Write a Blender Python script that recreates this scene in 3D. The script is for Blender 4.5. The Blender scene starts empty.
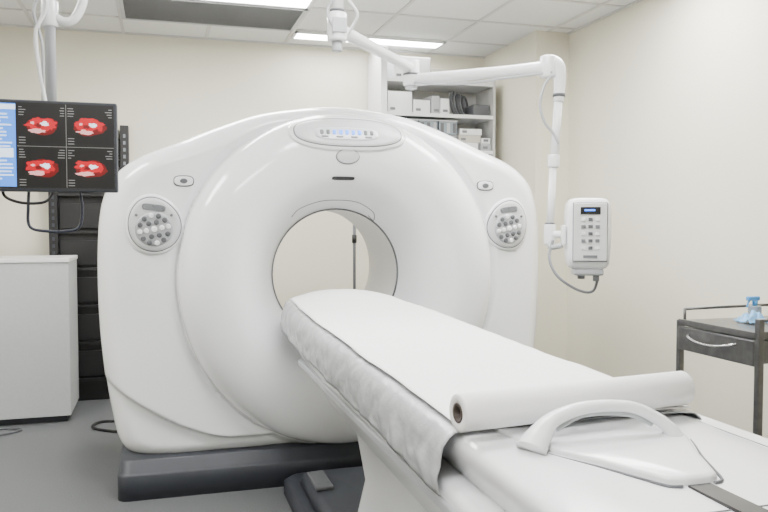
import bpy, bmesh, math, random
from mathutils import Vector, Matrix, noise
random.seed(3)
S = bpy.context.scene
COL = S.collection
pi = math.pi

# ---------------------------------------------------------------- materials
def mat(name, col, rough=0.5, metal=0.0, var=0.03, scale=8.0, bump=0.0, bscale=60.0, emis=None, estr=0.0, coat=0.0, alpha=1.0, trans=0.0):
    m = bpy.data.materials.new(name); m.use_nodes = True
    nt = m.node_tree; b = nt.nodes['Principled BSDF']
    tc = nt.nodes.new('ShaderNodeTexCoord')
    n = nt.nodes.new('ShaderNodeTexNoise'); n.inputs['Scale'].default_value = scale; n.inputs['Detail'].default_value = 4
    r = nt.nodes.new('ShaderNodeValToRGB')
    c0 = [max(0, c*(1-var)) for c in col]; c1 = [min(1, c*(1+var)) for c in col]
    r.color_ramp.elements[0].position = 0.3; r.color_ramp.elements[1].position = 0.7
    r.color_ramp.elements[0].color = (*c0, 1); r.color_ramp.elements[1].color = (*c1, 1)
    nt.links.new(tc.outputs['Object'], n.inputs['Vector'])
    nt.links.new(n.outputs['Fac'], r.inputs['Fac'])
    nt.links.new(r.outputs['Color'], b.inputs['Base Color'])
    b.inputs['Roughness'].default_value = rough
    b.inputs['Metallic'].default_value = metal
    b.inputs['Coat Weight'].default_value = coat
    b.inputs['Coat Roughness'].default_value = 0.08
    b.inputs['Transmission Weight'].default_value = trans
    if bump > 0:
        n2 = nt.nodes.new('ShaderNodeTexNoise'); n2.inputs['Scale'].default_value = bscale; n2.inputs['Detail'].default_value = 5
        bp = nt.nodes.new('ShaderNodeBump'); bp.inputs['Strength'].default_value = bump; bp.inputs['Distance'].default_value = 0.01
        nt.links.new(tc.outputs['Object'], n2.inputs['Vector'])
        nt.links.new(n2.outputs['Fac'], bp.inputs['Height']); nt.links.new(bp.outputs['Normal'], b.inputs['Normal'])
    if emis:
        b.inputs['Emission Color'].default_value = (*emis, 1); b.inputs['Emission Strength'].default_value = estr
    return m

M_wall = mat('wall_paint', (0.69, 0.66, 0.545), 0.7, var=0.01, scale=2, bump=0.05, bscale=150)
M_ceil = mat('ceiling_tile', (0.70, 0.71, 0.70), 0.8, var=0.02, scale=90, bump=0.15, bscale=200)
M_grid = mat('ceiling_grid_metal', (0.54, 0.54, 0.53), 0.5)
M_floor = mat('vinyl_floor', (0.115, 0.12, 0.125), 0.38, var=0.25, scale=160, bump=0.02)
M_base = mat('baseboard_vinyl', (0.22, 0.23, 0.24), 0.5)
M_white = mat('gantry_plastic', (0.87, 0.885, 0.91), 0.18, var=0.005, coat=0.5)
M_white2 = mat('white_plastic', (0.84, 0.855, 0.88), 0.22, var=0.01, coat=0.3)
M_grayL = mat('light_grey_plastic', (0.40, 0.42, 0.44), 0.4)
M_gray = mat('grey_plastic', (0.16, 0.17, 0.185), 0.4)
M_seam = mat('seam_grey', (0.095, 0.10, 0.11), 0.6)
M_dark = mat('dark_grey_base', (0.030, 0.034, 0.044), 0.5, var=0.1)
M_black = mat('black_plastic', (0.006, 0.006, 0.007), 0.45, var=0.2)
M_paper = mat('exam_paper', (0.90, 0.90, 0.91), 0.75, var=0.01, bump=0.08, bscale=25)
M_cover = mat('silver_vinyl', (0.40, 0.41, 0.43), 0.25, var=0.06, scale=12, bump=0.4, bscale=20)
M_steel = mat('brushed_steel', (0.13, 0.13, 0.13), 0.33, metal=0.8, var=0.15, scale=30)
M_vent = mat('vent_metal', (0.20, 0.20, 0.195), 0.5)
M_steelL = mat('bright_steel', (0.6, 0.6, 0.6), 0.25, metal=0.9)
M_cab = mat('cabinet_laminate', (0.46, 0.475, 0.49), 0.45, var=0.03, scale=60)
M_light = mat('light_diffuser', (1, 1, 1), 0.5, emis=(1, 0.985, 0.96), estr=42.0)
M_blue = mat('blue_plastic', (0.06, 0.28, 0.60), 0.35)
M_cable = mat('dark_cable', (0.010, 0.013, 0.028), 0.4)
M_scr = mat('screen_black', (0.004, 0.004, 0.005), 0.3, emis=(0.01, 0.01, 0.012), estr=0.5)
M_scrB = mat('screen_menu_blue', (0.05, 0.2, 0.7), 0.3, emis=(0.08, 0.30, 1.0), estr=1.1)
M_scrW = mat('screen_text_white', (0.6, 0.7, 0.8), 0.3, emis=(0.7, 0.85, 1.0), estr=1.4)
M_scrG = mat('screen_text_dim', (0.2, 0.2, 0.2), 0.3, emis=(0.35, 0.35, 0.35), estr=0.4)
M_scrR = mat('screen_scan_red', (0.50, 0.0, 0.01), 0.35, emis=(0.85, 0.0, 0.02), estr=0.35)
M_scrD = mat('screen_scan_dark_red', (0.12, 0.0, 0.0), 0.35, emis=(0.2, 0.0, 0.005), estr=0.5)
M_scrP = mat('screen_scan_pink', (0.7, 0.35, 0.35), 0.35, emis=(0.9, 0.4, 0.4), estr=0.7)
M_led = mat('led_blue', (0.05, 0.2, 1), 0.3, emis=(0.06, 0.25, 1.0), estr=2.2)
M_card = mat('cardboard', (0.07, 0.055, 0.05), 0.8)
M_bin = mat('clear_bin_plastic', (0.26, 0.31, 0.36), 0.2, var=0.05, trans=0.1)
M_tube = mat('bore_liner', (0.74, 0.74, 0.73), 0.4, var=0.01)

# ---------------------------------------------------------------- helpers
def empty(name, loc):
    e = bpy.data.objects.new(name, None); e.location = loc; e.empty_display_size = 0.1
    COL.objects.link(e); return e
def attach(o, parent):
    if parent is not None:
        o.parent = parent
        o.matrix_parent_inverse = Matrix.Translation(-Vector(parent.location))
def mesh_obj(name, verts, faces, m, parent=None, smooth=True, mats=None, fm=None):
    me = bpy.data.meshes.new(name); me.from_pydata([tuple(v) for v in verts], [], faces)
    bm = bmesh.new(); bm.from_mesh(me); bmesh.ops.recalc_face_normals(bm, faces=bm.faces); bm.to_mesh(me); bm.free()
    if mats:
        for x in mats: me.materials.append(x)
        if fm:
            for i, p in enumerate(me.polygons): p.material_index = fm[i]
    else: me.materials.append(m)
    for p in me.polygons: p.use_smooth = smooth
    o = bpy.data.objects.new(name, me); COL.objects.link(o); attach(o, parent)
    return o
def box(name, c, s, m, parent=None, bevel=0.0, rot=(0, 0, 0), seg=3):
    bm = bmesh.new(); bmesh.ops.create_cube(bm, size=1.0)
    for v in bm.verts: v.co = Vector((v.co.x*s[0], v.co.y*s[1], v.co.z*s[2]))
    if bevel > 0:
        bmesh.ops.bevel(bm, geom=bm.edges[:], offset=min(bevel, min(s)*0.49), segments=seg, profile=0.5, affect='EDGES')
    me = bpy.data.meshes.new(name); bm.to_mesh(me); bm.free(); me.materials.append(m)
    if bevel > 0:
        for p in me.polygons: p.use_smooth = True
    o = bpy.data.objects.new(name, me); o.location = c; o.rotation_euler = rot; COL.objects.link(o)
    attach(o, parent)
    if bevel > 0:
        md = o.modifiers.new('wn', 'WEIGHTED_NORMAL'); md.keep_sharp = False
    return o
def bx(name, x0, x1, y0, y1, z0, z1, m, parent=None, bevel=0.0):
    return box(name, ((x0+x1)/2, (y0+y1)/2, (z0+z1)/2), (x1-x0, y1-y0, z1-z0), m, parent, bevel)
def cyl(name, p0, p1, r, m, parent=None, r2=None, seg=32, bevel=0.0):
    p0 = Vector(p0); p1 = Vector(p1); d = p1-p0; L = d.length
    bm = bmesh.new(); bmesh.ops.create_cone(bm, cap_ends=True, segments=seg, radius1=r, radius2=r if r2 is None else r2, depth=L)
    if bevel > 0:
        es = [e for e in bm.edges if any(len(f.verts) > 4 for f in e.link_faces)]
        bmesh.ops.bevel(bm, geom=es, offset=bevel, segments=3, profile=0.5, affect='EDGES')
    me = bpy.data.meshes.new(name); bm.to_mesh(me); bm.free(); me.materials.append(m)
    for p in me.polygons: p.use_smooth = len(p.vertices) <= 4
    o = bpy.data.objects.new(name, me); o.location = (p0+p1)/2
    o.rotation_euler = d.to_track_quat('Z', 'Y').to_euler(); COL.objects.link(o); attach(o, parent); return o
def catmull(pts, n=8, closed=False):
    P = [Vector(p) for p in pts]; out = []; N = len(P)
    rng = range(N) if closed else range(N-1)
    for i in rng:
        if closed: a, b, c, d = P[(i-1) % N], P[i], P[(i+1) % N], P[(i+2) % N]
        else: a, b, c, d = P[max(i-1, 0)], P[i], P[i+1], P[min(i+2, N-1)]
        for k in range(n):
            t = k/n
            out.append(0.5*((2*b)+(c-a)*t+(2*a-5*b+4*c-d)*t*t+(3*b-a-3*c+d)*t**3))
    if not closed: out.append(P[-1])
    return out
def tube(name, pts, r, m, parent=None, seg=12, smooth=8, radii=None, flat=1.0):
    P = catmull(pts, smooth) if smooth > 1 else [Vector(p) for p in pts]
    n = len(P); V = []; F = []
    up = None
    for i, p in enumerate(P):
        t = (P[min(i+1, n-1)]-P[max(i-1, 0)]).normalized()
        if up is None:
            up = Vector((0, 0, 1)) if abs(t.z) < 0.9 else Vector((0, 1, 0))
        s = t.cross(up)
        if s.length < 1e-4: s = Vector((1, 0, 0))
        s.normalize(); up = s.cross(t).normalized()
        rr = r
        if radii:
            f = i/(n-1)*(len(radii)-1); k = min(int(f), len(radii)-2); rr = radii[k]+(radii[k+1]-radii[k])*(f-k)
        for j in range(seg):
            a = 2*pi*j/seg
            V.append(p+s*math.cos(a)*rr*flat+up*math.sin(a)*rr)
    for i in range(n-1):
        for j in range(seg):
            F.append((i*seg+j, i*seg+(j+1) % seg, (i+1)*seg+(j+1) % seg, (i+1)*seg+j))
    F.append(tuple(range(seg))); F.append(tuple(range((n-1)*seg, n*seg)))
    return mesh_obj(name, V, F, m, parent)
def loft(name, secs, m, parent=None, cap=True, closed=True):
    n = len(secs[0]); V = []; F = []
    for s in secs: V += [Vector(p) for p in s]
    rng = n if closed else n-1
    for i in range(len(secs)-1):
        for j in range(rng):
            F.append((i*n+j, i*n+(j+1) % n, (i+1)*n+(j+1) % n, (i+1)*n+j))
    if cap and closed:
        F.append(tuple(range(n))); F.append(tuple(range((len(secs)-1)*n, len(secs)*n)))
    o = mesh_obj(name, V, F, m, parent)
    return o
def torus(name, c, R, r, axis, m, parent=None, rx=1, rz=1):
    bmv = []; F = []; A = 64; B = 10
    q = Vector(axis).to_track_quat('Z', 'Y')
    for i in range(A):
        a = 2*pi*i/A
        for j in range(B):
            b = 2*pi*j/B
            v = Vector(((R+r*math.cos(b))*math.cos(a), (R+r*math.cos(b))*math.sin(a), r*math.sin(b)))
            bmv.append(q @ v+Vector(c))
    for i in range(A):
        for j in range(B):
            F.append((i*B+j, ((i+1) % A)*B+j, ((i+1) % A)*B+(j+1) % B, i*B+(j+1) % B))
    return mesh_obj(name, bmv, F, m, parent)

# ---------------------------------------------------------------- room
H = 2.72; XL, XR, YF, YB = -2.6, 2.94, -1.6, 6.0
bx('floor', XL-0.1, XR+0.1, YF-0.1, YB+0.1, -0.1, 0, M_floor)
bx('wall_back', XL-0.1, XR+0.1, YB, YB+0.1, 0, H, M_wall)
bx('wall_right', XR, XR+0.1, YF, YB, 0, H, M_wall)
bx('wall_left', XL-0.1, XL, YF, YB, 0, H, M_wall)
bx('wall_front', XL-0.1, XR+0.1, YF-0.1, YF, 0, H, M_wall)
bx('wall_pillar', 2.67, XR, 5.07, YB, 0, H, M_wall)
bx('baseboard_back', XL, 2.67, YB-0.012, YB, 0, 0.09, M_base)
bx('baseboard_right', XR-0.012, XR, YF, 5.07, 0, 0.09, M_base)
bx('baseboard_left', XL, XL+0.012, YF, YB, 0, 0.09, M_base)
bx('baseboard_front', XL, XR, YF, YF+0.012, 0, 0.09, M_base)
ceil = empty('ceiling', (0, 2, H))
bx('ceiling_slab', XL-0.1, XR+0.1, YF-0.1, YB+0.1, H, H+0.1, M_ceil, ceil)
k = 0
GX, GY = -0.24, 4.95
x = GX-0.6*3
while x < XR:
    bx('grid_bar_y_%d' % k, x-0.012, x+0.012, YF, YB, H-0.006, H+0.001, M_grid, ceil); k += 1; x += 0.6
y = GY-0.6*10; k = 0
while y < YB:
    bx('grid_bar_x_%d' % k, XL, XR, y-0.012, y+0.012, H-0.0065, H+0.001, M_grid, ceil); k += 1; y += 0.6
bx('trim_ceiling_back', XL, 2.67, YB-0.02, YB, H-0.012, H, M_grid)
bx('trim_ceiling_right', XR-0.02, XR, YF, 5.07, H-0.012, H, M_grid)

def troffer(i, x0, y0, x1=None, y1=None):
    x0 = GX+.6*x0+.01; y0 = GY+.6*y0+.01; x1 = x0+1.18; y1 = y0+.58 if y1 is None else y0+y1
    e = empty('ceiling_light' if i == 0 else 'ceiling_light.%03d' % i, ((x0+x1)/2, (y0+y1)/2, H))
    bx('frame_l', x0, x0+0.02, y0, y1, H-0.02, H-0.001, M_white2, e)
    bx('frame_r', x1-0.02, x1, y0, y1, H-0.02, H-0.001, M_white2, e)
    bx('frame_f', x0, x1, y0, y0+0.02, H-0.02, H-0.001, M_white2, e)
    bx('frame_b', x0, x1, y1-0.02, y1, H-0.02, H-0.001, M_white2, e)
    bx('diffuser', x0+0.02, x1-0.02, y0+0.02, y1-0.02, H-0.012, H-0.002, M_light, e)
troffer(0, 2, 1, y1=.2)
troffer(1, 0, -1)
troffer(2, 3, -3)  # this and the following troffers are unseen, added to light the room from above
troffer(3, -3, -3)
troffer(4, 1, -5)
troffer(5, -1, -8)

# vent grille
vx, vy = GX, GY
v = empty('ceiling_vent', (vx+.6, vy+.3, H))
bx('backing', vx+.02, vx+1.18, vy+.02, vy+.58, H-0.008, H-0.002, M_black, v)
for (a, b, c, d) in [(.01, 1.19, .01, .035), (.01, 1.19, .565, .59), (.01, .035, .01, .59), (1.165, 1.19, .01, .59)]:
    bx('rim', vx+a, vx+b, vy+c, vy+d, H-0.02, H-0.001, M_grayL, v)
for i in range(22):
    yy = vy+.05+i*0.024
    box('louvre_%d' % i, (vx+.6, yy, H-0.014), (1.13, 0.014, 0.003), M_vent, v, rot=(math.radians(35), 0, 0))

# ---------------------------------------------------------------- CT gantry
CX, CZ = 0.893, 1.04
half = [(0, 1.905), (.2, 1.89), (.4, 1.855), (.6, 1.785), (.8, 1.70), (.98, 1.625), (1.09, 1.545), (1.15, 1.44), (1.178, 1.29), (1.187, 1.05), (1.18, .8), (1.16, .58), (1.13, .38), (1.095, .235), (1.03, .170), (.88, .148), (.6, .145), (.3, .145), (0, .145)]
full = [(a, b, 0) for a, b in half]+[(-a, b, 0) for a, b in half[-2:0:-1]]
sil = [(p.x, p.y-CZ) for p in catmull(full, 12, True)]
RO, RB, RC = .815, .338, .625
YP, YR, YL = 3.765, 3.60, 3.91
def Rof(th):
    best = None; dx, dz = math.cos(th), math.sin(th)
    for i in range(len(sil)):
        a = sil[i]; b = sil[(i+1) % len(sil)]
        ex, ez = b[0]-a[0], b[1]-a[1]; den = dx*ez-dz*ex
        if abs(den) < 1e-9: continue
        t = (a[0]*ez-a[1]*ex)/den; u = (a[0]*dz-a[1]*dx)/den
        if t > 0 and -1e-6 <= u <= 1+1e-6: best = t if best is None else max(best, t)
    return best or .83
def sstep(t): t = max(0, min(1, t)); return t*t*(3-2*t)
def roof(uz, R): return min(RO+.050*max(0, -uz)**2, R-0.03)
def yfront(dx, dz, R):
    r = math.hypot(dx, dz); ro = roof(dz/max(r, 1e-6), R)
    if r <= RC:
        t = (r-RB)/(RC-RB); return YR+(YL-YR)*(1-t)**2.3
    if r <= ro:
        s = (r-RC)/(ro-RC); return YR+(YP-YR)*(1-math.sqrt(max(0, 1-min(1, s*0.995)**2.2)))
    w = min(.11, (R-ro)*1.0); q = R-r
    y = YP-.02*sstep((r-ro)/.05)*sstep((R-ro-.05)/.1)
    e = 1-min(q/w, 1)
    y += .12*(1-math.sqrt(max(0, 1-e*e)))
    y += .09*max(0, (abs(dx)-.80)/.4)**2
    z = dz+CZ
    zc = .255+.30*(max(0, abs(dx)-.55)/.60)**1.6
    y += .035*sstep((zc-z)/.016)*sstep((r-ro)/.04)
    return y
def Ys(dx, z):
    dz = z-CZ; return yfront(dx, dz, Rof(math.atan2(dz, dx)))
g = empty('ct_scanner', (CX, 4.15, 0))
V = []; F = []; fm = []
N = len(sil); rings = []
for (sx, sz) in sil:
    R = math.hypot(sx, sz); ux, uz = sx/R, sz/R; prof = []
    ro = roof(uz, R)
    prof += [(RB+.12, 4.74, 1), (RB+.05, 4.66, 1), (RB+.015, 4.5, 1), (RB+.002, 4.38, 1), (RB, 4.2, 1), (RB, 4.0, 1), (RB, YL+.03, 1), (RB+.002, YL+.008, 0)]
    for i in range(0, 17): 
        r = RB+.006+(RC-RB-.006)*i/16; prof.append((r, yfront(ux*r, uz*r, R), 0))
    for i in range(1, 19):
        s = math.sin(i/18*pi/2); r = RC+(ro-RC)*s; prof.append((r, yfront(ux*r, uz*r, R), 0))
    for i in range(1, 60):
        t = i/60; t = 1-(1-t)**1.35; r = ro+(R-ro)*t; prof.append((r, yfront(ux*r, uz*r, R), 0))
    ye = yfront(ux*(R-1e-6), uz*(R-1e-6), R)
    prof.append((R, ye, 0))
    prof += [(R, 4.07, 0), (R-.001, 4.08, 2), (R-.018, 4.082, 2), (R-.018, 4.108, 2), (R-.001, 4.11, 0), (R, 4.12, 0), (R, 4.5, 0), (R-.004, 4.60, 0), (R-.02, 4.68, 0), (R-.05, 4.73, 0), (R-.09, 4.75, 0), ((R+RB+.12)/2, 4.75, 0)]
    rings.append(prof)
    for (r, y, mi) in prof: V.append((CX+ux*r, y, CZ+uz*r))
K = len(rings[0])
for i in range(N):
    j = (i+1) % N
    for k in range(K):
        l = (k+1) % K
        F.append((i*K+k, j*K+k, j*K+l, i*K+l)); fm.append(rings[i][k][2])
gm = mesh_obj('gantry_housing', V, F, None, g, mats=[M_white, M_tube, M_seam], fm=fm)

YPAD = [None]
def Yq(dx, z):
    y = Ys(dx, z)
    return y if YPAD[0] is None else max(y, YPAD[0])
def patch(name, dx, z, rx, rz, m, off=.004, n=2.0, rot=0.0, thick=None, egg=0.0, parent=g, nr=6, na=56):
    V = []; F = []; ca, sa = math.cos(rot), math.sin(rot)
    def pt(fr, a):
        c, s = math.cos(a), math.sin(a)
        px = rx*math.copysign(abs(c)**(2/n), c)*fr; pz = rz*math.copysign(abs(s)**(2/n), s)*fr
        px *= 1+egg*pz/max(rz, 1e-6)
        return dx+px*ca-pz*sa, z+px*sa+pz*ca
    V.append((CX+dx, Yq(dx, z)-off, z))
    for i in range(1, nr+1):
        for j in range(na):
            X, Z = pt(i/nr*(.97 if i == nr else 1), 2*pi*j/na); V.append((CX+X, Yq(X, Z)-off, Z))
    for j in range(na):
        X, Z = pt(1, 2*pi*j/na); V.append((CX+X, Yq(X, Z)-off*.6, Z))
    for j in range(na):
        X, Z = pt(1, 2*pi*j/na); V.append((CX+X, Yq(X, Z)+.004, Z))
    for j in range(na): F.append((0, 1+j, 1+(j+1) % na))
    for i in range(nr+1):
        for j in range(na):
            a = 1+i*na; b = a+na
            F.append((a+j, b+j, b+(j+1) % na, a+(j+1) % na))
    return mesh_obj(name, V, F, m, parent)
def surf_line(name, pts, r, m, closed=False, off=0.0):
    P = catmull([(a, b, 0) for a, b in pts], 10, closed)
    Q = [(CX+p.x, Ys(p.x, p.y)-off, p.y) for p in P]
    if closed: Q.append(Q[0])
    return tube(name, Q, r, m, g, seg=8, smooth=1)

patch('display_bezel', 0.0, 1.745, .295, .088, M_white, off=.014, n=2.6)
patch('display_groove', 0.0, 1.746, .278, .074, M_gray, off=.0165, n=2.6)
patch('display_panel', 0.0, 1.746, .272, .069, mat('display_panel', (.66, .68, .70), .3), off=.019, n=2.6)
patch('display_glass', -.015, 1.738, .16, .032, mat('display_glass', (.78, .82, .85), .2), off=.022, n=4)
for i in range(9):
    xx = -.14+i*.031
    patch('display_led_%d' % i, xx, 1.744, .009, .012, M_led if 2 <= i <= 6 else M_gray, off=.025, n=4, nr=2, na=12)
for i in range(4):
    patch('display_mark_%d' % i, -.125+i*.072, 1.722, .018, .004, M_gray, off=.025, n=4, nr=2, na=12)
patch('badge_bezel', -.01, 1.628, .060, .037, M_gray, off=.004)
patch('badge', -.01, 1.628, .056, .033, mat('badge_grey', (.58, .59, .61), .35), off=.009)
patch('name_strip', -.02, 1.525, .058, .0085, M_black, off=.004, n=5)
surf_line('laser_window_line', [(-.255, 1.335), (-.22, 1.375), (-.12, 1.413), (-.02, 1.423), (.09, 1.413), (.18, 1.365), (.202, 1.32), (.17, 1.345)], .0025, M_gray)
torus('bore_lip', (CX, YL-.003, CZ), RB+.004, .007, (0, 1, 0), M_seam, g)
M_padface = mat('pad_face', (.60, .61, .63), .35)
for s in (-1, 1):
    tag = 'a' if s < 0 else 'b'
    c = .918*s
    YPAD[0] = 3.735
    patch('pad_rim_'+tag, c, 1.30, .134, .144, M_white, off=.012, rot=-.35*s, egg=-.10)
    patch('pad_groove_'+tag, c, 1.30, .124, .134, M_seam, off=.0145, rot=-.35*s, egg=-.10)
    patch('pad_face_'+tag, c, 1.299, .119, .129, M_padface, off=.018, rot=-.35*s, egg=-.10)
    patch('pad_inner_'+tag, c, 1.275, .089, .082, M_grayL, off=.021)
    patch('pad_screen_'+tag, c+.0*s, 1.378, .055, .016, M_gray, off=.021, n=4, rot=.12*s)
    for rr, nn, rad in ((.066, 12, .0125), (.036, 6, .0125), (0, 1, .015)):
        for i in range(nn):
            a = 2*pi*i/nn+.2
            patch('pad_button_%s_%d_%d' % (tag, nn, i), c+rr*math.cos(a), 1.275+rr*math.sin(a), rad, rad, M_seam if (i % 3) else M_white2, off=.027, nr=2, na=14)
    for i in range(5):
        a = pi*(.2+.15*i)
        patch('pad_top_button_%s_%d' % (tag, i), c+.099*math.cos(a), 1.29+.109*math.sin(a)-.012, .007, .007, M_gray, off=.024, nr=2, na=12)
    YPAD[0] = None
    patch('stop_ring_'+tag, .78*s, 1.505, .048, .027, M_seam, off=.004, n=3)
    patch('stop_rim_'+tag, .78*s, 1.505, .043, .022, M_white2, off=.008, n=3)
    patch('stop_button_'+tag, .78*s, 1.505, .018, .012, M_seam, off=.012, nr=3, na=20)
def rrect(x0, x1, y0, y1, z, r, n=6):
    out = []
    for (cx, cy, a0) in ((x1-r, y1-r, 0), (x0+r, y1-r, pi/2), (x0+r, y0+r, pi), (x1-r, y0+r, 1.5*pi)):
        for i in range(n+1):
            a = a0+pi/2*i/n; out.append((cx+r*math.cos(a), cy+r*math.sin(a), z))
    return out
loft('base_plinth', [rrect(-.205, 1.96, 3.69, 4.68, 0.0, .05), rrect(-.205, 1.96, 3.69, 4.68, .115, .05), rrect(-.20, 1.955, 3.695, 4.67, .123, .05), rrect(-.19, 1.945, 3.712, 4.66, .125, .05), rrect(-.19, 1.945, 3.712, 4.66, .18, .05)], M_dark, g)

# ---------------------------------------------------------------- patient table
TX = 0.862
t = empty('patient_table', (TX, 2.2, 0))
def tz(y): return (y-1.38)*.021-.022
def csec(y, w, zt, zb, win, rt=.02, x0=TX, dome=0.0):
    pts = [(-w, zt-rt), (-w+rt*.3, zt-rt*.3), (-w+rt, zt), (-w*.5, zt+dome*.8), (0, zt+dome), (w*.5, zt+dome*.8), (w-rt, zt), (w-rt*.3, zt-rt*.3), (w, zt-rt), (w-.005, (zt*.6+zb*.4)), (win+.02, zb+.02), (win, zb), (-win, zb), (-win-.02, zb+.02), (-w+.005, zt*.6+zb*.4)]
    return [(x0+a, y, b+tz(y)) for a, b in pts]
cr = []
for (y, w, zt, zb) in [(.50, .22, .85, .80), (.505, .25, .872, .79), (.52, .268, .885, .785), (.56, .28, .890, .78), (.70, .287, .890, .78), (1.6, .287, .89, .76), (3.2, .282, .89, .74), (3.5, .262, .89, .74), (3.65, .235, .887, .75), (3.73, .20, .875, .77), (3.76, .16, .85, .79)]:
    cr.append(csec(y, w, zt, zb, w*.80))
loft('cradle', cr, M_white2, t)
fr = []
for (y, w, zt, zb, win) in [(.45, .25, .76, .70, .22), (.47, .30, .785, .68, .26), (.6, .312, .79, .655, .27), (2.6, .312, .79, .64, .27), (3.3, .295, .785, .665, .24), (3.50, .26, .775, .69, .20), (3.53, .24, .765, .70, .18)]:
    fr.append(csec(y, w, zt, zb, win, rt=.018))
loft('support_frame', fr, M_white2, t)
bx('side_plate', TX+.26, TX+.345, .48, 1.85, .80, .858, M_white2, t, .012)
bx('side_plate_seam', TX+.288, TX+.291, .50, 1.84, .857, .8592, M_gray, t)
zc_ = .89+tz(1.2)
CAPL = [(.195, 1.48), (.197, 1.42), (.180, 1.34), (.145, 1.26), (.102, 1.18), (.070, 1.11), (.048, 1.065), (.025, 1.055)]
def capsec(z, k):
    pts = [(TX+a*k, 1.27+(b-1.27)*k, z) for a, b in CAPL]+[(TX-a*k, 1.27+(b-1.27)*k, z) for a, b in CAPL[::-1]]
    return pts
loft('end_cap', [capsec(zc_-.03, 1), capsec(zc_+.006, 1), capsec(zc_+.010, .985), capsec(zc_+.012, .95)], M_white2, t)
bx('track_slot', TX-.022, TX+.022, .60, 1.05, zc_-.02, zc_+.0005, M_black, t)
for s in (-1, 1):
    tube('cap_gap_%d' % s, [(TX+s*(a+.007), b-.005, zc_-.001) for a, b in CAPL], .003, M_seam, t, seg=6)
    bx('side_rail_%d' % s, TX+.308*s-.010, TX+.308*s+.010, 1.2, 3.1, .712, .738, M_grayL, t, .006)
box('cross_seam', (TX, .95, .89+tz(.95)), (.56, .003, .003), M_seam, t)
pd = []
for (z, x0, x1, y0, y1) in [(.70, .61, 1.115, .85, 2.50), (.60, .63, 1.095, .87, 2.50), (.45, .645, 1.08, .95, 2.44), (.30, .63, 1.10, .95, 2.50), (.12, .60, 1.13, .90, 2.62), (.05, .60, 1.13, .90, 2.64)]:
    pd.append(rrect(x0, x1, y0, y1, z, .05))
loft('pedestal', pd, M_white2, t)
bx('pedestal_bellows', .66, 1.07, 1.0, 2.44, .40, .44, M_grayL, t, .01)
loft('floor_base', [rrect(.56, 1.17, .8, 3.67, 0, .08), rrect(.56, 1.17, .8, 3.67, .055, .08), rrect(.58, 1.15, .82, 3.65, .075, .08)], M_dark, t)
loft('base_cover', [rrect(.62, 1.10, 2.5, 3.55, .07, .06), rrect(.63, 1.09, 2.52, 3.52, .12, .06), rrect(.66, 1.06, 2.56, 3.48, .135, .05)], M_dark, t)
bx('foot_pedal', .64, .72, 3.20, 3.42, .135, .155, M_seam, t, .008)
zh = zc_+.010
tube('push_handle', [(TX-.19, 1.285, zh-.004), (TX-.17, 1.295, zh+.016), (TX-.135, 1.305, zh+.044), (TX-.075, 1.312, zh+.060), (TX-.01, 1.315, zh+.062), (TX+.055, 1.312, zh+.054), (TX+.10, 1.30, zh+.032), (TX+.122, 1.29, zh+.012), (TX+.132, 1.282, zh-.006)], .014, M_white2, t, seg=16, radii=[.026, .021, .0135, .012, .0115, .0115, .0125, .015, .018], flat=1.3)
tube('handle_underside', [(TX-.125, 1.306, zh+.026), (TX-.07, 1.314, zh+.046), (TX-.01, 1.316, zh+.048), (TX+.05, 1.314, zh+.040), (TX+.092, 1.304, zh+.020)], .006, M_grayL, t, seg=8)

def sheet(name, y0, y1, ny, prof, m, amp, parent=None, tipw=0.0, tipdrop=0.0, fs=6.0, seed=0.0, edge=0.0, thick=.0012, rise=0.0, fold=0.0):
    nx = len(prof); V = []; F = []
    for i in range(ny+1):
        f = i/ny; y = y0+(y1-y0)*f
        d = max(0, (y-(y1-.14))/.14); d2 = max(0, (y-(y1-.65))/.65); sc = 1-tipw*d*d-.08*d2
        rs = rise*sstep((y-3.0)/.6)
        for j, (px, pz) in enumerate(prof):
            dn = noise.noise(Vector((px*fs+seed, y*fs*.8, pz*fs+seed)))+.5*noise.noise(Vector((px*fs*2.7, y*fs*2.5+seed, pz*fs*3)))
            side = abs(px)/max(1e-6, abs(prof[0][0]))
            ed = edge*noise.noise(Vector((seed, y*3.0, math.copysign(5, px))))*side**4
            a = amp*(1+2.0*max(0, side-.85)/.15)
            nxr, nzr = (math.copysign(1, px), .3) if side > .95 else (0, 1)
            fo = 0
            if fold and side > .95:
                fo = fold*max(0, noise.noise(Vector((y*9.0+pz*7, pz*3, 7+px))))
            V.append((TX+(px)*sc+ed+nxr*(abs(dn)*a+fo), y, pz+tz(y)+rs*max(0, 1-side**2.5)+nzr*abs(dn)*a-tipdrop*d**3))
    for i in range(ny):
        for j in range(nx-1):
            F.append((i*nx+j, i*nx+j+1, (i+1)*nx+j+1, (i+1)*nx+j))
    o = mesh_obj(name, V, F, m, parent)
    md = o.modifiers.new('solid', 'SOLIDIFY'); md.thickness = thick; md.offset = 1
    return o
pc = [(-.320, .768), (-.320, .778), (-.320, .788), (-.320, .797), (-.3195, .806), (-.319, .8175), (-.318, .83), (-.315, .85), (-.311, .868), (-.303, .885), (-.290, .895)]
mid = [(-.29+.58*i/24, .8965+.004*math.sin(pi*i/24)) for i in range(1, 24)]
prof = pc+mid+[(-a, b) for a, b in pc[::-1]]
sheet('mattress_cover', 1.42, 3.76, 220, prof, M_cover, .0042, t, tipw=.22, tipdrop=.02, fs=11, rise=.026, fold=.009)
pp = empty('exam_paper_roll', (.84, 1.385, .905))
prof2 = [(-.278+.556*i/40, .908+.004*math.sin(pi*i/40)) for i in range(41)]
sheet('paper_sheet', 1.42, 3.755, 120, prof2, M_paper, .0024, pp, tipw=.18, tipdrop=.010, fs=5, seed=4.0, edge=.010, thick=.0006, rise=.036)
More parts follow.
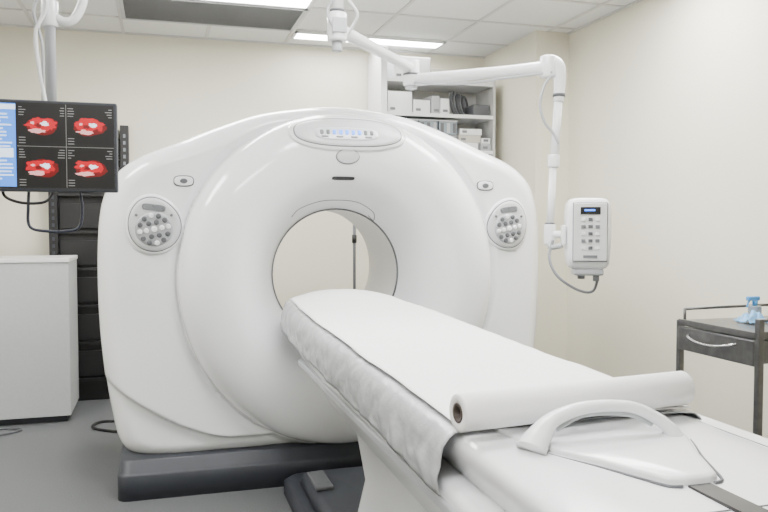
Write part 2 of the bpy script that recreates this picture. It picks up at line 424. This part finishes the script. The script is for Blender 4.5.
def roll(p0, p1, r, ri):
    p0 = Vector(p0); p1 = Vector(p1); ax = (p1-p0).normalized(); up = Vector((0, 0, 1)); sd = ax.cross(up).normalized(); up = sd.cross(ax)
    n = 64; V = []; F = []; fmi = []
    stations = [(p0, ri), (p0, r*.93), (p0+ax*.002, r), (p0*.5+p1*.5, r*1.01), (p1-ax*.002, r), (p1, r*.93), (p1, ri)]
    for (c, rr) in stations:
        for j in range(n):
            a = 2*pi*j/n; V.append(c+sd*rr*math.cos(a)+up*rr*math.sin(a))
    K = len(stations)
    for i in range(K):
        l = (i+1) % K
        for j in range(n):
            F.append((i*n+j, i*n+(j+1) % n, l*n+(j+1) % n, l*n+j)); fmi.append(1 if i == K-1 else 0)
    mesh_obj('paper_roll', V, F, None, pp, mats=[M_paper, M_card], fm=fmi)
    V = []; F = []
    for (c, rr) in [(p0-ax*.001, ri*1.25), (p0-ax*.001, ri*.85), (p1+ax*.001, ri*.85), (p1+ax*.001, ri*1.25)]:
        for j in range(n):
            a = 2*pi*j/n; V.append(c+sd*rr*math.cos(a)+up*rr*math.sin(a))
    for i in range(4):
        l = (i+1) % 4
        for j in range(n): F.append((i*n+j, i*n+(j+1) % n, l*n+(j+1) % n, l*n+j))
    mesh_obj('roll_core', V, F, M_card, pp)
roll((.560, 1.378, .927), (1.138, 1.445, .928), .038, .016)

# ---------------------------------------------------------------- monitor
mo = empty('ceiling_monitor', (-.37, 2.80, 1.55))
mx0, mx1, mz0, mz1, my = -.640, -.135, 1.408, 1.712, 2.76
bx('bezel', mx0, mx1, my, my+.035, mz0, mz1, M_dark, mo, .006)
bx('screen', mx0+.010, mx1-.010, my-.002, my, mz0+.012, mz1-.010, M_scr, mo)
bx('rear_box', -.50, -.24, my+.034, my+.075, 1.47, 1.65, M_black, mo, .01)
px0 = -.448; pmid = (px0+mx1-.012)/2
bx('menu_strip', mx0+.014, px0-.004, my-.0035, my-.002, mz0+.016, mz1-.014, M_scrB, mo)
bx('menu_header', mx0+.014, px0-.004, my-.0045, my-.0035, mz1-.034, mz1-.018, M_scrW, mo)
for i in range(19):
    zz = mz1-.052-i*.0118
    for a in (mx0+.02, -.53):
        bx('menu_row', a, a+.03+random.random()*.042, my-.0045, my-.0035, zz, zz+.0045, M_scrW, mo)
bx('menu_block', -.54, px0-.012, my-.0048, my-.0045, 1.52, 1.55, M_scrW, mo)
def blob(name, cx, cz, rx, rz, m, off, seed, rough=.28):
    n = 48; V = [(cx, my-off, cz)]; F = []
    for j in range(n):
        a = 2*pi*j/n; k = 1+rough*noise.noise(Vector((math.cos(a)*1.6+seed, math.sin(a)*1.6, seed)))+rough*.5*noise.noise(Vector((math.cos(a)*5+seed, math.sin(a)*5, seed)))
        V.append((cx+rx*k*math.cos(a), my-off, cz+rz*k*math.sin(a)))
    for j in range(n): F.append((0, 1+j, 1+(j+1) % n))
    return mesh_obj(name, V, F, m, mo, smooth=False)
q = 0
for ix, cx_ in enumerate(((px0+pmid)/2, (pmid+mx1-.012)/2)):
    for iz, cz_ in enumerate((1.628, 1.488)):
        q += 1
        blob('scan_body_%d' % q, cx_+.002, cz_-.002, .050, .028, M_scrD, .0034, q*3.1, .2)
        blob('scan_muscle_%d' % q, cx_-.006, cz_+.006, .045, .021, M_scrR, .0038, q*1.7, .4)
        blob('scan_fat_%d' % q, cx_-.016, cz_-.018, .026, .007, M_scrP, .0040, q*2.1, .5)
        blob('scan_chamber_%d' % q, cx_+.010, cz_+.006, .013, .007, M_scrW, .0042, q*2.3, .6)
        blob('scan_vessel_%d' % q, cx_-.028, cz_+.008, .006, .004, M_scrP, .0042, q*4.3, .5)
        blob('scan_spot_%d' % q, cx_+.032, cz_-.004, .008, .009, M_scrR, .0043, q*5.3, .5)
        blob('scan_shade_%d' % q, cx_-.010, cz_+.000, .010, .006, M_scrD, .0044, q*6.3, .5)
        for r_ in range(4):
            for side in (-1, 1):
                L = .008+.014*random.random()
                x0 = cx_-.070 if side < 0 else cx_+.070-L
                bx('scan_text', x0, x0+L, my-.0034, my-.0028, cz_+.058-r_*.0085, cz_+.0605-r_*.0085, M_scrG, mo)
        for r_ in range(3):
            bx('scan_text', cx_-.070, cx_-.05, my-.0034, my-.0028, cz_-.060+r_*.009, cz_-.0575+r_*.009, M_scrG, mo)
bx('pane_line_v', pmid-.0007, pmid+.0007, my-.0035, my-.002, mz0+.014, mz1-.012, M_scrG, mo)
bx('pane_line_h', px0, mx1-.012, my-.0035, my-.002, 1.5578, 1.5592, M_scrG, mo)
cyl('drop_column', (-.355, 2.865, 1.60), (-.355, 2.865, H), .018, M_grayL, mo)
cyl('ceiling_plate', (-.355, 2.865, H-.03), (-.355, 2.865, H-.001), .09, M_white2, mo, bevel=.006)
cyl('column_collar', (-.355, 2.865, 1.98), (-.355, 2.865, 2.07), .028, M_white2, mo, bevel=.006)
bx('tilt_bracket', -.385, -.325, 2.83, 2.885, 1.52, 1.62, M_gray, mo, .008)
tube('spring_arm', [(-.36, 2.865, 2.03), (-.31, 2.86, 2.0), (-.27, 2.86, 2.02), (-.245, 2.86, 2.10), (-.28, 2.86, 2.22), (-.34, 2.865, 2.32)], .016, M_white2, mo, seg=14)
tube('cable_white', [(-.37, 2.84, 2.35), (-.39, 2.83, 2.2), (-.36, 2.83, 2.05), (-.395, 2.83, 1.95), (-.385, 2.83, 1.82), (-.36, 2.83, 1.66)], .007, M_white2, mo, seg=8)
tube('cable_white_2', [(-.34, 2.84, 2.5), (-.385, 2.825, 2.28), (-.345, 2.83, 2.14), (-.40, 2.83, 2.03), (-.375, 2.83, 1.9), (-.38, 2.83, 1.66)], .005, M_grayL, mo, seg=8)
tube('cable_black', [(-.50, 2.82, 1.46), (-.50, 2.80, 1.40), (-.46, 2.80, 1.375), (-.40, 2.80, 1.37), (-.36, 2.80, 1.385), (-.34, 2.82, 1.44)], .005, M_black, mo, seg=8)
tube('cable_loop', [(-.42, 2.81, 1.46), (-.425, 2.80, 1.36), (-.42, 2.80, 1.29), (-.36, 2.80, 1.275), (-.31, 2.80, 1.275), (-.265, 2.80, 1.29), (-.255, 2.80, 1.36), (-.27, 2.81, 1.46)], .005, M_cable, mo, seg=8)

# ---------------------------------------------------------------- contrast injector on ceiling boom
ij = empty('contrast_injector', (.72, 3.12, H))
cyl('ceiling_plate', (.72, 3.12, H-.03), (.72, 3.12, H-.001), .11, M_white2, ij, bevel=.006)
cyl('ceiling_column', (.72, 3.12, 2.10), (.72, 3.12, H-.02), .028, M_white2, ij)
cyl('column_hub', (.72, 3.12, 2.06), (.72, 3.12, 2.18), .042, M_white2, ij, bevel=.01)
cyl('hub_band', (.72, 3.12, 2.182), (.72, 3.12, 2.192), .031, M_seam, ij)
cyl('hub_tip', (.72, 3.12, 2.02), (.72, 3.12, 2.07), .022, M_grayL, ij, bevel=.004)
bx('hub_label', .69, .75, 3.072, 3.08, 2.09, 2.15, M_grayL, ij, .002)
tube('hub_cable', [(.74, 3.08, 2.5), (.79, 3.07, 2.35), (.745, 3.07, 2.25), (.80, 3.09, 2.17), (.77, 3.15, 2.10)], .007, M_white2, ij, seg=8)
tube('hub_cable_2', [(.70, 3.08, 2.5), (.665, 3.07, 2.35), (.70, 3.07, 2.26), (.67, 3.08, 2.17), (.70, 3.08, 2.10)], .005, M_grayL, ij, seg=8)
A = Vector((.72, 3.12, 2.115)); B = Vector((1.235, 3.68, 2.09)); C = Vector((1.785, 3.27, 2.045))
tube('arm_inner', [A, A.lerp(B, .3), A.lerp(B, .7), B], .028, M_white2, ij, seg=18, smooth=3, radii=[.03, .027, .025, .03], flat=1.0)
cyl('elbow_hub', (B.x, B.y, 2.0), (B.x, B.y, 2.13), .042, M_white2, ij, bevel=.01)
cyl('elbow_band', (B.x, B.y, 2.052), (B.x, B.y, 2.062), .0435, M_seam, ij)
cyl('elbow_cap', (B.x, B.y, 1.985), (B.x, B.y, 2.0), .03, M_grayL, ij, bevel=.003)
B2 = Vector((B.x, B.y, 2.03))
tube('arm_outer', [B2, B2.lerp(C, .3), B2.lerp(C, .7), C], .030, M_white2, ij, seg=18, smooth=3, radii=[.034, .029, .027, .034])
tube('arm_cable', [B2+Vector((0, -.04, -.02)), B2.lerp(C, .35)+Vector((0, -.03, -.045)), B2.lerp(C, .7)+Vector((0, -.03, -.035)), C+Vector((0, -.04, -.03))], .006, M_grayL, ij, seg=8)
cyl('wrist_hub', (C.x, C.y, 1.995), (C.x, C.y, 2.10), .040, M_white2, ij, bevel=.012)
tube('wrist_elbow', [(C.x, C.y, 2.055), (C.x+.02, C.y-.01, 2.068), (C.x+.045, C.y-.02, 2.04), (C.x+.05, C.y-.02, 1.96), (C.x+.045, C.y-.02, 1.88)], .03, M_white2, ij, seg=16, radii=[.032, .034, .032, .028, .024])
cyl('wrist_band', (C.x+.047, C.y-.02, 1.905), (C.x+.047, C.y-.02, 1.92), .029, M_seam, ij)
PX, PY = C.x+.020, C.y-.02
cyl('drop_tube_upper', (PX+.025, PY, 1.90), (PX+.005, PY, 1.60), .020, M_white2, ij)
cyl('drop_joint', (PX+.003, PY, 1.57), (PX+.003, PY, 1.63), .028, M_white2, ij, bevel=.006)
cyl('drop_tube_lower', (PX, PY, 1.58), (PX-.015, PY, 1.26), .017, M_white2, ij)
cyl('drop_foot', (PX-.015, PY, 1.20), (PX-.015, PY, 1.30), .028, M_white2, ij, bevel=.008)
cyl('foot_band', (PX-.015, PY, 1.298), (PX-.015, PY, 1.306), .024, M_seam, ij)
tube('bracket_arm', [(PX-.01, PY, 1.25), (PX+.03, PY-.09, 1.25), (PX+.05, PY-.17, 1.25)], .018, M_white2, ij, seg=12)
tube('bracket_fork', [(PX-.02, PY-.01, 1.215), (PX-.03, PY-.04, 1.19), (PX, PY-.09, 1.20)], .012, M_grayL, ij, seg=10)
tube('cable_upper', [(C.x+.0, C.y-.03, 2.0), (C.x-.04, C.y-.035, 1.95), (C.x-.06, C.y-.035, 1.86), (C.x-.035, C.y-.035, 1.78), (PX-.01, PY-.015, 1.73), (PX+.015, PY-.02, 1.68)], .0065, M_grayL, ij, seg=8)
tube('cable_lower', [(PX-.015, PY-.03, 1.22), (PX-.06, PY-.08, 1.14), (PX-.05, PY-.14, 1.06), (PX+.02, PY-.2, 1.00), (PX+.07, PY-.25, 1.0), (PX+.09, PY-.26, 1.09)], .0065, M_gray, ij, seg=8)
hc = Vector((1.825, 2.975, 1.25)); ang = math.radians(-22)
he = Matrix.Translation(hc) @ Matrix.Rotation(ang, 4, 'Z')
def hb(name, c, s, m, bevel):
    p = he @ Vector(c); return box(name, p, s, m, ij, bevel, rot=(0, 0, ang))
def hsec(z, w, d, r=.03):
    return [tuple(he @ Vector(p)) for p in rrect(-w/2, w/2, -d/2, d/2, z, r, 6)]
loft('head_housing', [hsec(-.150, .12, .09), hsec(-.145, .15, .11), hsec(-.13, .175, .13), hsec(-.08, .185, .14), hsec(.0, .192, .145), (hsec(.11, .190, .14)), hsec(.14, .182, .13), hsec(.158, .16, .11), hsec(.165, .12, .08)], M_white2, ij)
hb('panel_border', (0.0, -.070, .015), (.150, .012, .26), M_gray, .004)
hb('head_panel', (0.0, -.073, .015), (.143, .012, .253), mat('panel_grey', (.62, .63, .64), .4), .004)
hb('head_screen', (0.0, -.080, .108), (.085, .006, .032), M_black, .002)
hb('head_digits', (-.004, -.0835, .110), (.045, .002, .008), M_led, 0)
for i in range(5):
    for j, xx in enumerate((-.03, .0, .03)):
        hb('head_key', (xx, -.081, .070-i*.031), (.018, .006, .014), (M_seam if j == 1 else M_gray if (i+j) % 2 else M_white2), .002)
hb('head_label', (0, -.080, -.092), (.06, .003, .012), M_gray, 0)
hb('side_lever', (-.108, -.03, .0), (.02, .04, .09), M_white2, .008)
hb('head_underside', (0.0, -.01, -.162), (.13, .09, .03), M_grayL, .01)
cl = [he @ Vector(p) for p in ((-.03, -.03, -.17), (-.03, -.03, -.192), (.035, -.03, -.17), (.035, -.03, -.202))]
cyl('syringe_port_1', cl[0], cl[1], .016, M_seam, ij); cyl('syringe_port_2', cl[2], cl[3], .014, M_gray, ij)

# ---------------------------------------------------------------- left cabinet
cb = empty('storage_cabinet', (-1.1, 5.55, 0))
bx('carcass', -1.65, -.572, 5.30, 5.82, .045, 1.055, M_cab, cb, .004)
bx('plinth', -1.62, -.60, 5.34, 5.80, 0, .05, M_dark, cb)
bx('top_edge', -1.66, -.566, 5.292, 5.825, 1.052, 1.078, mat('cab_top', (.72, .72, .72), .4), cb, .004)
bx('door_gap', -1.112, -1.108, 5.298, 5.302, .06, 1.04, M_seam, cb)
bx('handle', -1.15, -1.13, 5.28, 5.30, .75, .9, M_steelL, cb, .005)
rk = empty('equipment_rack', (-.45, 5.92, 0))
bx('backplate', -.72, -.26, 5.93, 5.985, .0, 1.93, M_black, rk, .004)
for xx in (-.73, -.24):
    bx('upright', xx-.03, xx+.03, 5.87, 5.985, 0, 2.02, M_black, rk, .003)
    for i in range(38):
        bx('slot', xx-.008, xx+.008, 5.866, 5.871, .08+i*.05, .105+i*.05, M_gray if xx > -.5 else M_dark, rk)
for i in range(7):
    bx('shelf_%d' % i, -.71, -.26, 5.885, 5.935, .15+i*.27, .17+i*.27, M_black, rk, .002)
    bx('module_%d' % i, -.69, -.28, 5.90, 5.935, .19+i*.27, .37+i*.27, M_black, rk, .004)
IX = 1.385
iv = empty('iv_pole', (IX, 5.45, 0))
cyl('pole', (IX, 5.45, .08), (IX, 5.45, 1.78), .011, M_seam, iv)
cyl('pole_collar', (IX, 5.45, 1.16), (IX, 5.45, 1.22), .018, M_black, iv)
for i in range(5):
    a = 2*pi*i/5+.3
    tube('leg_%d' % i, [(IX, 5.45, .10), (IX+.12*math.cos(a), 5.45+.12*math.sin(a), .085), (IX+.26*math.cos(a), 5.45+.26*math.sin(a), .055)], .012, M_gray, iv, seg=8)
    cyl('caster_%d' % i, (IX+.26*math.cos(a)-.01, 5.45+.26*math.sin(a), .025), (IX+.26*math.cos(a)+.01, 5.45+.26*math.sin(a), .025), .025, M_black, iv)
for s in (-1, 1):
    tube('hook_%d' % s, [(IX, 5.45, 1.77), (IX+.06*s, 5.45, 1.78), (IX+.09*s, 5.45, 1.76), (IX+.10*s, 5.45, 1.80)], .005, M_gray, iv, seg=8)

# ---------------------------------------------------------------- shelf with supplies
sh = empty('storage_shelf', (2.1, 5.8, 1.6))
SX0, SX1, SY0, SY1 = 1.635, 2.60, 5.62, 5.985
M_shelf = mat('shelf_laminate', (.56, .56, .54), .45)
M_beige = mat('beige_carton', (.56, .54, .48), .7)
bx('side_panel_a', SX0, SX0+.05, SY0-.02, SY1, 1.55, 2.66, M_white2, sh, .003)
bx('side_panel_b', SX1-.02, SX1, SY0, SY1, 1.55, 2.45, M_shelf, sh, .003)
bx('back_panel', SX0+.05, SX1, SY1-.012, SY1, 1.55, 2.45, M_shelf, sh)
for i, z in enumerate((1.56, 1.86, 2.14, 2.40)):
    bx('board_%d' % i, SX0+.05, SX1-.02, SY0, SY1, z, z+.028, M_white2, sh, .002)
bn = empty('storage_bin', (1.95, 5.78, 1.9))
def bin_(n, x0, x1, z0, z1):
    y0, y1 = 5.635, 5.93; w = .006
    bx('bin_bottom_%d' % n, x0, x1, y0, y1, z0, z0+w, M_bin, bn)
    bx('bin_front_%d' % n, x0, x1, y0, y0+w, z0, z1, M_bin, bn)
    bx('bin_back_%d' % n, x0, x1, y1-w, y1, z0, z1, M_bin, bn)
    bx('bin_l_%d' % n, x0, x0+w, y0, y1, z0, z1, M_bin, bn)
    bx('bin_r_%d' % n, x1-w, x1, y0, y1, z0, z1, M_bin, bn)
    bx('bin_rim_%d' % n, x0-.004, x1+.004, y0-.010, y0-.001, z1-.006, z1+.006, M_grayL, bn, .002)
    for i in range(3):
        a = x0+.015+i*(x1-x0)/3
        bx('bin_compartment_%d' % n, a, a+(x1-x0)/3-.025, y0-.004, y0, z0+.012, z1-.016, random.choice([M_gray, M_grayL, M_seam]), bn, .002)
for r_ in range(2):
    for c_ in range(3):
        bin_(r_*3+c_, 1.79+c_*.165, 1.945+c_*.165, 1.889+r_*.118, 1.995+r_*.118)
bts = [empty('supply_box', (2.4, 5.8, 1.889)), empty('supply_box.001', (1.9, 5.8, 2.169)), empty('supply_box.002', (1.9, 5.8, 2.429))]
for i, (lv, x0, x1, z0, z1, m) in enumerate([(0, 2.30, 2.46, 1.889, 1.95, M_white2), (0, 2.29, 2.48, 1.951, 2.01, M_beige), (0, 2.30, 2.49, 2.011, 2.06, M_white2), (0, 2.48, 2.57, 1.889, 1.945, M_grayL), (0, 2.485, 2.565, 1.946, 1.99, M_white2),
        (1, 1.70, 1.90, 2.169, 2.33, M_white2), (1, 1.91, 2.05, 2.169, 2.27, M_white2), (1, 2.06, 2.13, 2.169, 2.31, M_grayL), (1, 2.135, 2.21, 2.169, 2.29, M_white2), (2, 1.75, 2.05, 2.429, 2.60, M_white2), (2, 2.06, 2.15, 2.429, 2.52, M_beige)]):
    bx('carton_%d' % i, x0, x1, 5.64, 5.9, z0, z1, m, bts[lv], .004)
    bx('carton_label_%d' % i, x0+.02, x0+.06, 5.636, 5.641, z0+.015, z0+.035, M_gray, bts[lv])
bd = empty('coiled_hose', (2.4, 5.78, 2.2))
for i in range(5):
    R = .088-.005*i
    torus('coil_%d' % i, (2.29+.032*i, 5.74+.02*i, 2.272), R, .011, (1, -.8, .15), M_gray if i % 2 else M_seam, bd)
bx('hose_case', 2.42, 2.57, 5.66, 5.9, 2.169, 2.26, M_seam, bd, .01)

# ---------------------------------------------------------------- trolley
tr = empty('instrument_trolley', (2.34, 2.46, 0))
TX0, TX1, TY0, TY1 = 2.085, 2.62, 2.235, 2.67
for (a, b) in ((TX0, TY0), (TX0, TY1), (TX1, TY0), (TX1, TY1)):
    bx('leg', a-.012, a+.012, b-.012, b+.012, .06, .955 if (a == TX1 or b == TY0) else .90, M_steel, tr, .003)
    cyl('caster', (a-.012, b, .03), (a+.012, b, .03), .03, M_black, tr)
    cyl('caster_stem', (a, b, .05), (a, b, .075), .01, M_steel, tr)
bx('top_tray', TX0, TX1, TY0, TY1, .885, .90, M_steel, tr, .002)
bx('tray_lip_front', TX0-.012, TX0, TY0, TY1, .88, .905, M_steel, tr, .002)
bx('tray_lip_near', TX0, TX1, TY0-.006, TY0+.004, .88, .908, M_steel, tr, .002)
tube('rail_back', [(TX1, TY0, .95), (TX1, TY1, .95)], .006, M_steel, tr, seg=10, smooth=1)
tube('rail_far', [(TX0+.02, TY1, .945), (TX1, TY1, .95)], .006, M_steel, tr, seg=10, smooth=1)
tube('rail_near', [(TX0+.0, TY0, .95), (TX1, TY0, .95)], .006, M_steel, tr, seg=10, smooth=1)
cyl('rail_post', (TX0+.02, TY1, .89), (TX0+.02, TY1, .948), .006, M_steel, tr)
bx('drawer_body', TX0+.005, TX1-.02, TY0+.02, TY1-.015, .785, .872, M_steel, tr, .003)
bx('drawer_front', TX0-.014, TX0+.006, TY0+.012, TY1+.0, .778, .876, M_steel, tr, .006)
tube('drawer_handle', [(TX0-.014, TY0+.10, .850), (TX0-.035, TY0+.115, .843), (TX0-.045, TY0+.17, .832), (TX0-.047, TY0+.23, .828), (TX0-.045, TY0+.29, .832), (TX0-.035, TY0+.345, .843), (TX0-.014, TY0+.36, .850)], .005, M_steelL, tr, seg=10)
bx('lower_shelf', TX0, TX1, TY0, TY1, .25, .265, M_steel, tr, .003)
sb = empty('spray_bottle', (2.36, 2.58, .901))
cyl('bottle', (2.37, 2.57, .902), (2.37, 2.57, .962), .026, M_bin, sb, bevel=.006)
cyl('neck', (2.37, 2.57, .960), (2.37, 2.57, .985), .011, M_blue, sb)
bx('spray_head', 2.33, 2.39, 2.56, 2.58, .982, 1.0, M_blue, sb, .005)
tube('trigger', [(2.345, 2.57, .985), (2.335, 2.57, .972), (2.332, 2.57, .955)], .004, M_blue, sb, seg=8)
ct = empty('blue_cloth', (2.30, 2.50, .901))
V = []; F = []; n = 22
for i in range(n):
    for j in range(n):
        a, b = i/(n-1)-.5, j/(n-1)-.5
        V.append((2.30+a*.11, 2.50+b*.10, .904+.045*abs(noise.noise(Vector((a*5, b*5, 2))))*(1.6-2*max(abs(a), abs(b)))+.016*(1-4*max(a*a, b*b))))
for i in range(n-1):
    for j in range(n-1): F.append((i*n+j, i*n+j+1, (i+1)*n+j+1, (i+1)*n+j))
o = mesh_obj('cloth', V, F, mat('blue_cloth', (.20, .42, .68), .8), ct)
o.modifiers.new('s', 'SOLIDIFY').thickness = .002

fc = empty('floor_cable', (-.35, 5.0, 0))
tube('cable_a', [(-.14, 4.9, .009), (-.28, 4.95, .009), (-.42, 5.08, .009), (-.38, 5.22, .009), (-.2, 5.2, .009), (-.1, 5.3, .009)], .009, M_black, fc, seg=8)
tube('cable_b', [(-1.6, 5.2, .007), (-1.3, 5.08, .007), (-1.0, 5.06, .007), (-.85, 5.16, .007), (-.95, 5.22, .007), (-1.2, 5.2, .007)], .006, M_seam, fc, seg=8)

# ---------------------------------------------------------------- world + camera
w = bpy.data.worlds.new('world'); S.world = w; w.use_nodes = True
w.node_tree.nodes['Background'].inputs['Color'].default_value = (.9, .93, 1, 1)
w.node_tree.nodes['Background'].inputs['Strength'].default_value = .3
cam = bpy.data.cameras.new('camera'); co = bpy.data.objects.new('camera', cam); COL.objects.link(co)
cam.sensor_width = 36; cam.lens = 36*757/768; cam.clip_start = .02
co.location = (0, 0, 1.3)
co.rotation_euler = (math.radians(90-2.42), 0, -math.radians(16.5))
S.camera = co
